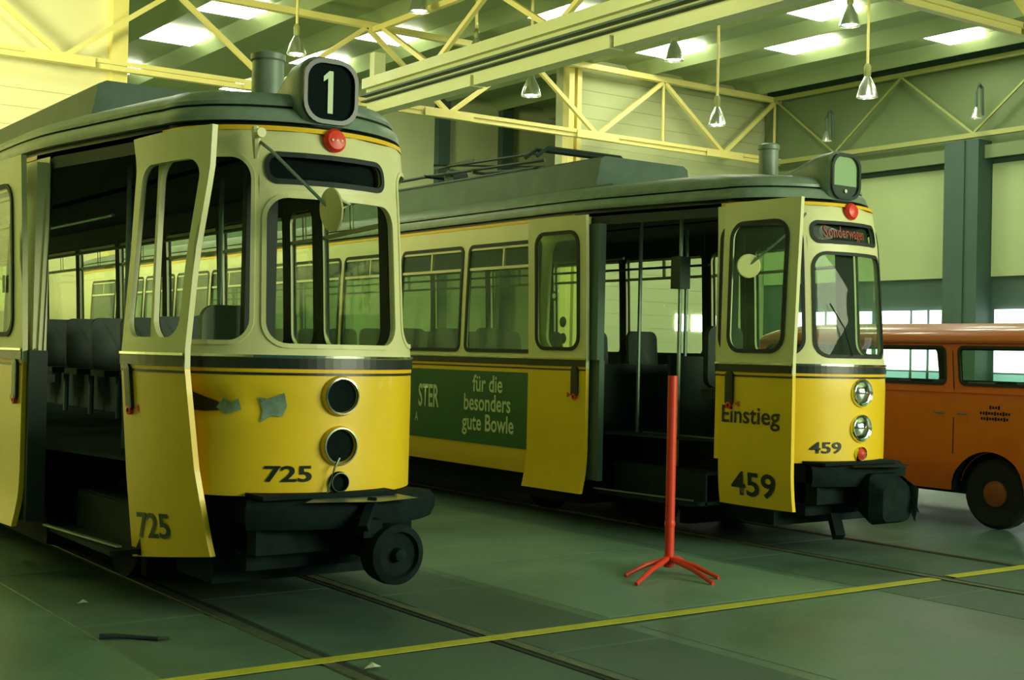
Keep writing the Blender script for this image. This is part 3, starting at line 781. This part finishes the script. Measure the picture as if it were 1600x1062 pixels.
truss_cross(26.0, [7.7, 12.2, 16.7, 21.2, 25.7, 3.2], [5.45, 9.95, 14.45, 18.95, 23.45, 27.7, 1.0], 7.05, 8.85, -6, 27.9, 'long yellow roof truss crossing the hall in front of the back wall')
truss_cross(13.2, [16.2, 20.7, 25.2], [18.4, 22.9, 27.4], 7.2, 8.85, 8, 27.9, 'nearest yellow roof truss, only its end in the top right corner')
# girder along the right wall
g = empty('wall_girder', (27.6, 0, 0), 'dim lattice girder along the right wall above the green panels', 'girder')
c = MB(); c.bar((0, -8, 7.05), (0, 26, 7.05), .10, .12); c.build('bottom_chord', 'steeldim', g)
c = MB(); c.bar((0, -8, 8.85), (0, 26, 8.85), .10, .12); c.build('top_chord', 'steeldim', g)
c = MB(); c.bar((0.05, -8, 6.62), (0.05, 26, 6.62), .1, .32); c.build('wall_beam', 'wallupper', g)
lowy = [23.7, 19.4, 15.1, 10.8]
for a in lowy:
    for b in (a + 2.15, a - 2.15):
        d = MB(); d.bar((0, a, 7.1), (0, b, 8.8), .05, .05); d.build('diagonal', 'steeldim', g)
# crane runway beam along the tracks
CX = 14.3
g = empty('crane_beam', (CX, 0, 0), 'long pale crane runway beam running overhead from the back truss', 'crane beam')
c = MB(); c.box(-.17, .17, 2, 25.6, 7.30, 7.52); c.build('top_flange', 'crane', g)
c = MB(); c.box(-.05, .05, 2, 25.6, 6.95, 7.30); c.build('web', 'crane', g)
c = MB(); c.box(-.22, .10, 2, 25.6, 7.12, 7.16); c.box(-.2, .05, 2, 25.6, 7.0, 7.03); c.build('conductor_rail', 'roofbox', g)
for k in range(5):
    c = MB(); c.box(-.20, .12, 25.3 - 4.2 * (k + 1) + .12, 25.3 - 4.2 * k, 6.70, 6.92); c.build('lower_trunking', 'crane', g)
c = MB(); c.box(-.03, .25, 25.3, 25.5, 7.5, 8.1); c.build('end_stop', 'crane', g)
g = empty('lattice_girder', (CX + .3, 0, 0), 'yellow lattice girder standing above the pale crane beam', 'girder')
c = MB(); c.bar((0, 4, 8.75), (0, 25.9, 8.75), .12, .12); c.build('top_chord', 'steelwork', g)
for a in (23.4, 19.2, 15.0, 10.8):
    for b in (a + 2.1, a - 2.1):
        d = MB(); d.bar((0, a, 7.5), (0, b, 8.7), .10, .10); d.build('diagonal', 'steelwork', g)

# ------------------------------------------------------------------ pendant lamps
def pendant(loc, ztop, s, label, group=None, dark=False):
    x, y, z = loc
    t = empty('pendant_lamp', (x, y, z), label, 'lamp', group)
    b = MB(); b.lathe([(.21 * s, 0), (.20 * s, .06 * s), (.15 * s, .22 * s), (.07 * s, .38 * s), (.05 * s, .42 * s)], (0, 0, 0), (0, 0, 1), 16, caps=False)
    b.lathe([(.19 * s, .02), (.05 * s, .38 * s)], (0, 0, 0), (0, 0, 1), 16, caps=False); b.build('bell', 'lampbell', t, True, fix=False)
    b = MB(); b.lathe([(.001, .0), (.13 * s, .015 * s), (.165 * s, .08 * s), (.12 * s, .22 * s), (.05 * s, .34 * s), (.001, .35 * s)], (0, 0, 0), (0, 0, 1), 12); b.build('bulb', 'bulb', t, True)
    b = MB(); b.lathe([(.05 * s, .40 * s), (.07 * s, .44 * s), (.07 * s, .60 * s), (.04 * s, .66 * s)], (0, 0, 0), (0, 0, 1), 12); b.build('socket', 'lampdark' if dark else 'steeldim', t, True)
    b = MB(); b.tube([(0, 0, .62 * s), (0, 0, ztop - z)], .03, 6); b.build('hanging_rod', 'steelwork', t)
    return t
lamps = [((21.57, 17.7, 6.94), 8.98, 1.05, 'silver bell pendant lamp on a long rod over the right tram, rightmost hanging free'),
         ((19.07, 19.5, 6.30), 9.0, .92, 'silver bell pendant lamp hanging left of the rightmost one, before the dim right wall'),
         ((15.95, 21.73, 6.82), 9.0, 1.0, 'glowing bell pendant lamp hanging just under the crane beam'),
         ((18.32, 20.02, 7.61), 8.98, 1.0, 'short silver bell lamp in front of the double skylight'),
         ((21.24, 17.91, 8.40), 8.98, 1.05, 'silver bell lamp close under the ceiling at the top edge'),
         ((12.01, 24.55, 7.57), 8.98, .95, 'bright bell lamp hanging behind the number box of the damaged tram'),
         ((14.04, 23.08, 8.50), 8.98, 1.0, 'bell lamp cut by the top edge of the picture, above the crane beam'),
         ((15.05, 22.45, 7.70), 8.98, .75, 'small yellowish bell lamp just behind the crane beam')]
for l, zt, s, lab in lamps: pendant(l, zt, s, lab)
for (yy, lab) in ((23.65, 'small wall lamp with a dark bracket above the sign of tram 459'), (19.05, 'small wall lamp with a dark bracket above the dark column')):
    t = empty('wall_lamp', (27.2, yy, 7.37), lab, 'lamp')
    b = MB(); b.lathe([(.14, 0), (.12, .1), (.05, .26)], (0, 0, 0), (0, 0, 1), 14, caps=False); b.build('bell', 'lampbell', t, True, fix=False)
    b = MB(); b.lathe([(.001, .02), (.10, .04), (.06, .18), (.001, .2)], (0, 0, 0), (0, 0, 1), 10); b.build('bulb', 'bulb', t, True)
    b = MB(); b.tube([(0, 0, .24), (-.02, 0, .6), (.1, 0, .85), (.22, 0, .75), (.25, 0, .1)], .045, 6); b.build('bracket', 'lampdark', t)

# ------------------------------------------------------------------ the trams
t1, PD1 = make_tram(3.60, 6.84, '725', True, 'wrecked yellow and cream tram 725 with open front, left of the red stand')
t2, PD2 = make_tram(8.52, 7.14, '459', False, 'intact yellow and cream tram 459 standing behind the red stand')

# --- tram 725: bent front leaf hanging at the corner
def leaf725(s, z, off=0.):
    L = [(.28, -.82, .90), (.77, -.86, .93), (1.41, -.90, .95), (1.52, -.90, .95), (2.08, -.87, .92), (2.62, -.85, .90), (2.80, -.87, .91)]
    Rr = [(.28, -.66, .11), (.39, -.68, .12), (.84, -.74, .17), (1.43, -.80, .20), (1.53, -.80, .20), (2.06, -.765, .175), (2.55, -.71, .12), (2.80, -.70, .12)]
    def tab(T, z, k):
        return lerp_tab(z, [(q[0], q[k]) for q in T])
    t = s / .78
    x = tab(L, z, 1) * (1 - t) + tab(Rr, z, 1) * t; y = tab(L, z, 2) * (1 - t) + tab(Rr, z, 2) * t
    zz = z + (.09 * t * max(0, 1 - (z - .3) / .6) if z < .9 else 0) - (.0 if z < 2.5 else (z - 2.5) * .05 * (1 - t))
    bulge = .03 * math.sin(pi * t)
    return (x - .98 * (off + bulge), y - .14 * (off + bulge), zz)
lf = door_leaf(t1, leaf725, .78, '725', hole=(.085, .70, 1.60, 2.62), r=.12, glass=None, numu=.30, numz=.40, hooku=.14, zb=.28, label='bent front door leaf with empty window', nsize=.215)
# rear leaf of 725, outside the side wall
def rear_leaf(x0, y0, x1, y1, w):
    def fn(s, z, off=0.):
        t = s / w; L = math.hypot(x1 - x0, y1 - y0); nx, ny = -(y1 - y0) / L, (x1 - x0) / L
        d = off - inset(z) * .8
        return (x0 + (x1 - x0) * t + nx * d, y0 + (y1 - y0) * t + ny * d, z)
    return fn
rl = rear_leaf(-1.19, 2.98, -1.15, 2.16, .80)
# outward normal must point to -x
def flipn(fn):
    return lambda s, z, off=0.: fn(s, z, off)
lf = door_leaf(t1, lambda s, z, off=0.: (lambda p: (p[0] - off, p[1], p[2]))(rl(s, z, 0)), .80, None, hole=(.10, .62, 1.60, 2.62), glass='glasshaze', hooku=.70, hookflip=True, zb=.33, label='rear door leaf with taped window')
q = MB(); q.v = [rl(.42 + dx, 1.95 + dz, 0) for dx, dz in ((-.03, -.06), (.03, -.06), (.03, .06), (-.03, .06))]; q.v = [(v[0] - .0, v[1], v[2]) for v in q.v]; q.f = [(0, 1, 2, 3)]; q.build('sticker', 'curtain', lf)
q = MB(); q.box(-1.09, -1.0, 2.14, 2.36, 1.50, 2.76); o = q.build('door_post', 'cream', t1)
q = MB(); q.box(-1.12, -1.0, 2.10, 2.42, .36, 1.50); q.build('door_jamb', 'inner', t1)
# --- tram 459 leaves
f459 = lambda s, z, off=0.: (-.90 + .02 * s - off - .02 * math.sin(pi * s / .77) + inset(z) * .6, .56 - s * (1 + .03 * max(0, z - 1.5)), z)
lf = door_leaf(t2, f459, .77, '459', hole=(.09, .67, 1.60, 2.63), r=.13, numu=.40, numz=.46, hooku=.13, zb=.37, label='front door leaf marked Einstieg', nsize=.26)
text_obj('lettering', 'Einstieg', .195, f459, 'black', lf, .345, 1.03, 1.06, .012)
r459 = lambda s, z, off=0.: (lambda p: (p[0] - off, p[1], p[2]))(rear_leaf(-1.16, 2.84, -1.12, 2.02, .82)(s, z, 0))
lf = door_leaf(t2, r459, .82, None, hole=(.12, .72, 1.59, 2.66), r=.12, glass='glasshaze', hooku=.68, hookflip=True, zb=.30, label='rear door leaf with round sticker')
q = MB(); q.lathe([(.001, .004), (.045, .004), (.045, 0)], r459(.38, 2.08), (-1, 0, 0), 18); q.build('round_sticker', 'green', lf)
q = MB(); q.lathe([(.001, .007), (.024, .007), (.024, 0)], r459(.38, 2.08), (-1, 0, 0), 14); q.build('round_sticker', 'pale', lf)
for zz in (1.69, 1.84):
    q = MB(); q.lathe([(.001, .003), (.05, .003), (.05, 0)], r459(.5, zz), (-1, 0, 0), 14); q.build('dark_spot', 'roofbox', lf)
q = MB(); q.box(-1.08, -1.0, 1.92, 2.12, 1.50, 2.72); q.build('door_post', 'wood', t2)
q = MB(); q.box(-1.05, -.99, 1.92, 2.12, .42, 1.50); q.build('door_jamb', 'wood', t2)
# advert board on the side of 459
ad = MB(); ub0, ub1 = -u_of_y(9.2), -u_of_y(2.84); panel(ad, P, ub0, ub1, .63, 1.36, off=.008, nu=50, nz=6)
adp = ad.build('advert_panel', 'green', t2)
def pos(Y): return -u_of_y(Y - 7.14)
for s_, z_, Y in (('für die', 1.175, 10.72), ('besonders', .985, 10.73), ('gute Bowle', .785, 10.71)):
    text_obj('advert_lettering', s_, .235, P, 'pale', adp, pos(Y), z_ - .02, .84, .016, off=.012)
text_obj('advert_lettering', 'STER', .33, P, 'pale', adp, pos(11.62), .965, .56, .02, align='RIGHT', off=.012)
text_obj('advert_lettering', 'A', .13, P, 'pale', adp, pos(12.02), .80, .7, .006, align='RIGHT', off=.012)

# --- mirrors
def mirror(root, base_, mid, c, ax, r, m='tooth', rod='steel'):
    q = MB(); q.lathe([(.001, -.02), (r * .6, -.018), (r, 0), (r * 1.03, .008), (r * .95, .014), (.001, .016)], c, ax, 24)
    o = q.build('mirror', m, root, True)
    a = MB(); a.tube([base_, mid, c], .010, 6); a.build('mirror_arm', rod, o, True)
    return o
mo = mirror(t1, (-.47, .06, 2.74), (-.42, -.05, 2.66), (-.185, -.33, 2.325), (.97, .05, .1), .12)
q = MB(); q.tube([(-.47, .06, 2.80), (-.47, .04, 2.72), (-.465, .05, 2.62)], [.022, .026, .014], 8); q.lathe([(.028, 0), (.028, .05)], (-.47, .02, 2.76), (0, -1, 0), 12); q.build('mirror_bracket', 'cream', mo)
q = MB(); q.tube([(-.16, -.34, 2.40), (-.08, -.36, 2.36), (-.13, -.34, 2.33)], .009, 6); q.build('bent_clip', 'pale', mo)
mo = mirror(t2, (-.47, .06, 2.72), (-.60, .05, 2.60), (-.80, .36, 2.29), (-.55, -.83, .0), .095)

# ------------------------------------------------------------------ red stand
st = empty('floor_stand', (6.44, 6.98, 0), 'red painted pole on splayed feet standing between the two trams', 'stand')
q = MB(); q.tube([(0, 0, .10), (0, 0, .32), (0, 0, 1.41)], .034, 16); q.build('pole', 'redstand', st, True)
q = MB(); q.tube([(0, 0, .04), (0, 0, .12)], .040, 16); q.lathe([(.036, 0), (.040, .02), (.036, .04)], (0, 0, .33), (0, 0, 1), 16); q.build('pole_collar', 'redstand', st, True)
for (ex, ey) in ((6.02, 6.97), (5.84, 6.66), (6.42, 6.62), (6.14, 6.33), (6.80, 7.20)):
    d = Vector((ex - 6.44, ey - 6.98, 0)); d = d.normalized() * min(d.length, .66)
    if (ex, ey) == (6.14, 6.33): d = Vector((-.10, -.55, 0))
    if (ex, ey) == (6.42, 6.62): d = Vector((.10, -.40, 0))
    q = MB(); q.tube([d * .06 + Vector((0, 0, .10)), d * .55 + Vector((0, 0, .07)), d + Vector((0, 0, .014))], [.019, .018, .014], 8); q.build('foot', 'redstand', st, True)

# ------------------------------------------------------------------ orange van
VX, VY = 10.7, 6.2
van = empty('van', (VX, VY, 0), 'orange van parked on the right behind tram 459', 'van')
VW, VL = 1.72, 4.5
def vin(z): return lerp_tab(z, [(.25, .06), (.5, .0), (1.2, .0), (1.3, .03), (1.72, .12), (1.80, .16), (1.88, .30), (1.93, .60), (1.945, .86)])
def vy0(z): return lerp_tab(z, [(.25, .12), (.6, .02), (1.2, .03), (1.3, .08), (1.75, .30), (1.85, .42), (1.93, .7), (1.945, 1.2)])
def vy1(z): return VL - lerp_tab(z, [(.25, .1), (.6, .0), (1.2, .04), (1.75, .22), (1.85, .34), (1.93, .6), (1.945, 1.0)])
def SV(side):
    def fn(y, z, off=0.):
        t = y / VL; yy = vy0(z) + (vy1(z) - vy0(z)) * t
        e = max(0, 1 - min(t, 1 - t) / .05); e = e * e * .12
        x = vin(z) - off + e
        return (x if side < 0 else VW - x, yy, z)
    return fn
A, B = 1.08, 3.48      # wheel centres
def archz(y, z0=.33):
    for c in (A, B):
        d = abs(y - c)
        if d < .40: return max(z0, .33 + math.sqrt(max(0, .40 ** 2 - d * d)) * .98)
    return z0
body = MB(); innerv = MB()
for sd in (-1, 1):
    fn = SV(sd); ys = sorted(set([VL * i / 60 for i in range(61)] + [c + .4 * math.cos(a * pi / 16) for c in (A, B) for a in range(17)]))
    body.grid([[fn(y, archz(y) + (1.28 - archz(y)) * j / 10) for y in ys] for j in range(11)])
    innerv.grid([[fn(y, archz(y) + (1.28 - archz(y)) * j / 4, -.05) for y in ys] for j in range(5)])
    for (a, b, h) in ((0, 1.47, (.55, 1.40, 1.335, 1.695)), (1.47, 2.75, (1.56, 2.66, 1.335, 1.695)), (2.75, VL, (2.86, 4.15, 1.335, 1.695))):
        panel(body, fn, a, b, 1.28, 1.74, h, .06, depth=.03)
        panel(innerv, fn, a, b, 1.28, 1.74, h, .06, off=-.05, depth=0)
        g = MB(); ring(g, fn, h, .06, .018, .008, .01); go = g.build('window_seal', 'rubber', van)
        p_ = MB(); pane_mesh(p_, fn, h, .06); p_.build('pane', 'glass', go)
# front and rear ends, roof
def cross(z, rear=False):
    f = SV(-1); g = SV(1); y = VL if rear else 0; a = f(y, z); b = g(y, z)
    return [(a[0] + (b[0] - a[0]) * i / 12, a[1] + (-.10 if not rear else .04) * math.sin(pi * i / 12), z) for i in range(13)]
body.grid([cross(z) for z in (.33, .6, .9, 1.2, 1.28)]); body.grid([cross(z, True) for z in (.33, .6, .9, 1.2, 1.28, 1.5, 1.74)])
body.grid([cross(z) for z in (1.70, 1.74)])
zs = (1.74, 1.80, 1.86, 1.91, 1.935, 1.945)
rf = MB()
for sd in (-1, 1):
    f = SV(sd); rf.grid([[f(VL * i / 30, z) for i in range(31)] for z in zs])
rf.grid([cross(z) for z in zs]); rf.grid([cross(z, True) for z in zs])
f, g_ = SV(-1), SV(1)
rf.grid([[f(VL * i / 30, 1.945) for i in range(31)], [g_(VL * i / 30, 1.945) for i in range(31)]])
body.build('body', 'vanorange', van, True); rf.build('roof', 'vanorange', van, True); innerv.build('inner_lining', 'inner', van)
ws_ = MB(); ws_.grid([cross(z) for z in (1.30, 1.5, 1.69)]); ws_.build('windscreen', 'glass', van)
q = MB()
for sd in (-1, 1):
    f = SV(sd)
    q.grid([[f(.02 + (VL - .04) * i / 30, z, o) for i in range(31)] for z, o in ((1.735, 0), (1.735, .03), (1.755, .03), (1.755, 0))])
q.build('rain_gutter', 'hub', van)
q = MB(); q.grid([[SV(-1)(.05 + (VL - .1) * i / 30, z, o) for i in range(31)] for z, o in ((1.262, 0), (1.262, .014), (1.285, .014), (1.285, 0))]); q.build('waist_moulding', 'vanorange', van)
q = MB(); q.box(.1, VW - .1, .2, VL - .2, .30, .42); q.build('chassis', 'under', van)
for wy in (A, B):
    for sx in (.16, VW - .16):
        ax = (-1, 0, 0) if sx < 1 else (1, 0, 0)
        q = MB(); q.lathe([(.17, -.09), (.29, -.09), (.325, -.06), (.33, 0), (.325, .06), (.29, .085), (.18, .07), (.12, .06)], (sx, wy, .33), ax, 30); wo = q.build('wheel', 'tyre', van, True)
        q = MB(); q.lathe([(.125, .05), (.12, .078), (.10, .092), (.03, .10), (.001, .10)], (sx, wy, .33), ax, 24, caps=False); q.build('hub', 'hub', wo, True)
    for s_ in (-1, 1):
        q = MB(); x_ = .0 if s_ < 0 else VW
        q.grid([[(xx_, wy + .40 * math.cos(a * pi / 16), .33 + .392 * math.sin(a * pi / 16)) for xx_ in (x_, x_ - s_ * .22)] for a in range(17)])
        q.build('wheel_housing', 'under', van)
    q = MB(); q.tube([SV(-1)(0, .5, .004)[:1] + (wy + .405 * math.cos(a * pi / 16), .335 + .40 * .98 * math.sin(a * pi / 16)) for a in range(17)], .012, 6); q.build('arch_lip', 'vanorange', van)
for y_ in (1.47,):
    q = MB(); q.grid([[SV(-1)(y_ + dx, z, .002) for dx in (-.006, .006)] for z in (.4, .7, 1.0, 1.28, 1.5, 1.73)]); q.build('door_gap', 'black', van)
for (y_, s_) in ((1.36, -1), (1.62, 1)):
    q = MB(); q.tube([SV(-1)(y_ - .05, 1.06, .03), SV(-1)(y_ + .05, 1.065, .03)], .010, 6); q.tube([SV(-1)(y_, 1.06, 0), SV(-1)(y_, 1.06, .03)], .010, 6); q.build('door_handle', 'steel', van)
for k, (wd, zz) in enumerate(((.12, 1.135), (.34, 1.08), (.30, 1.03))):   # blurred sign writing: three lines of small dark marks
    q = MB(); n = int(wd / .03); y0_ = 1.08 - wd / 2 - .05
    for i in range(n):
        h_ = .012 if (i * 7 + k) % 3 else .018
        yy_ = y0_ + i * .03
        q.grid([[SV(-1)(yy_ + d_, zz + e_, .003) for d_ in (0, .02)] for e_ in (-h_, h_)])
    q.build('door_lettering', 'under', van)
q = MB(); q.tube([SV(-1)(.62, 1.32, 0), (-.12, 0.62, 1.36), (-.16, .60, 1.42)], .008, 6); o = q.build('mirror_arm', 'under', van)
q = MB(); q.lathe([(.001, -.02), (.07, -.015), (.085, 0), (.07, .012), (.001, .014)], (-.16, .58, 1.42), (0, -1, 0), 18); q.build('mirror', 'under', van, True)
for (yy, ww) in ((1.35, 'seat'), (2.35, 'seat')):
    for xx in (.42, 1.22):
        q = MB(); q.box(xx - .24, xx + .24, yy - .3, yy + .15, .70, .84); so = q.build('seat', 'seat', van)
        q = MB(); q.box(xx - .22, xx + .22, yy + .12, yy + .24, .84, 1.36); q.build('seat_back', 'seat', so)
for s_ in (-1, 1):
    pass
q = MB(); q.box(.05, VW - .05, -.10, -.02, .36, .54); q.build('bumper', 'pale', van)
for xx in (.36, VW - .36):
    q = MB(); q.lathe([(.10, -.05), (.10, .02), (.06, .04), (.001, .05)], (xx, -.03, .92), (0, -1, 0), 20); q.build('headlamp', 'lamp', van, True)

# ------------------------------------------------------------------ small things on the floor
q = MB(); q.tube([(2.30, 6.86, .012), (2.36, 6.82, .02), (2.42, 6.80, .012), (2.54, 6.66, .016), (2.60, 6.66, .012)], [.02, .014, .014, .012, .006], 8)
tag(q.build('strap', 'strap', None, True), 'short dark strap lying on the floor at the lower left', 'strap')
for (xx, yy, sz, lab) in ((2.51, 7.81, .035, 'pale scrap lying on the floor in the shadow left of the rail'), (3.20, 5.56, .05, 'pale scrap beside the left rail at the bottom edge')):
    q = MB(); q.add([(xx - sz, yy, .012), (xx, yy - sz * .5, .02), (xx + sz, yy, .012), (xx + sz * .3, yy + sz * .7, .03), (xx - sz * .5, yy + sz * .5, .012), (xx, yy, .035)], [(0, 1, 5), (1, 2, 5), (2, 3, 5), (3, 4, 5), (4, 0, 5)])
    tag(q.build('paper_scrap', 'litter'), lab, 'litter', None)
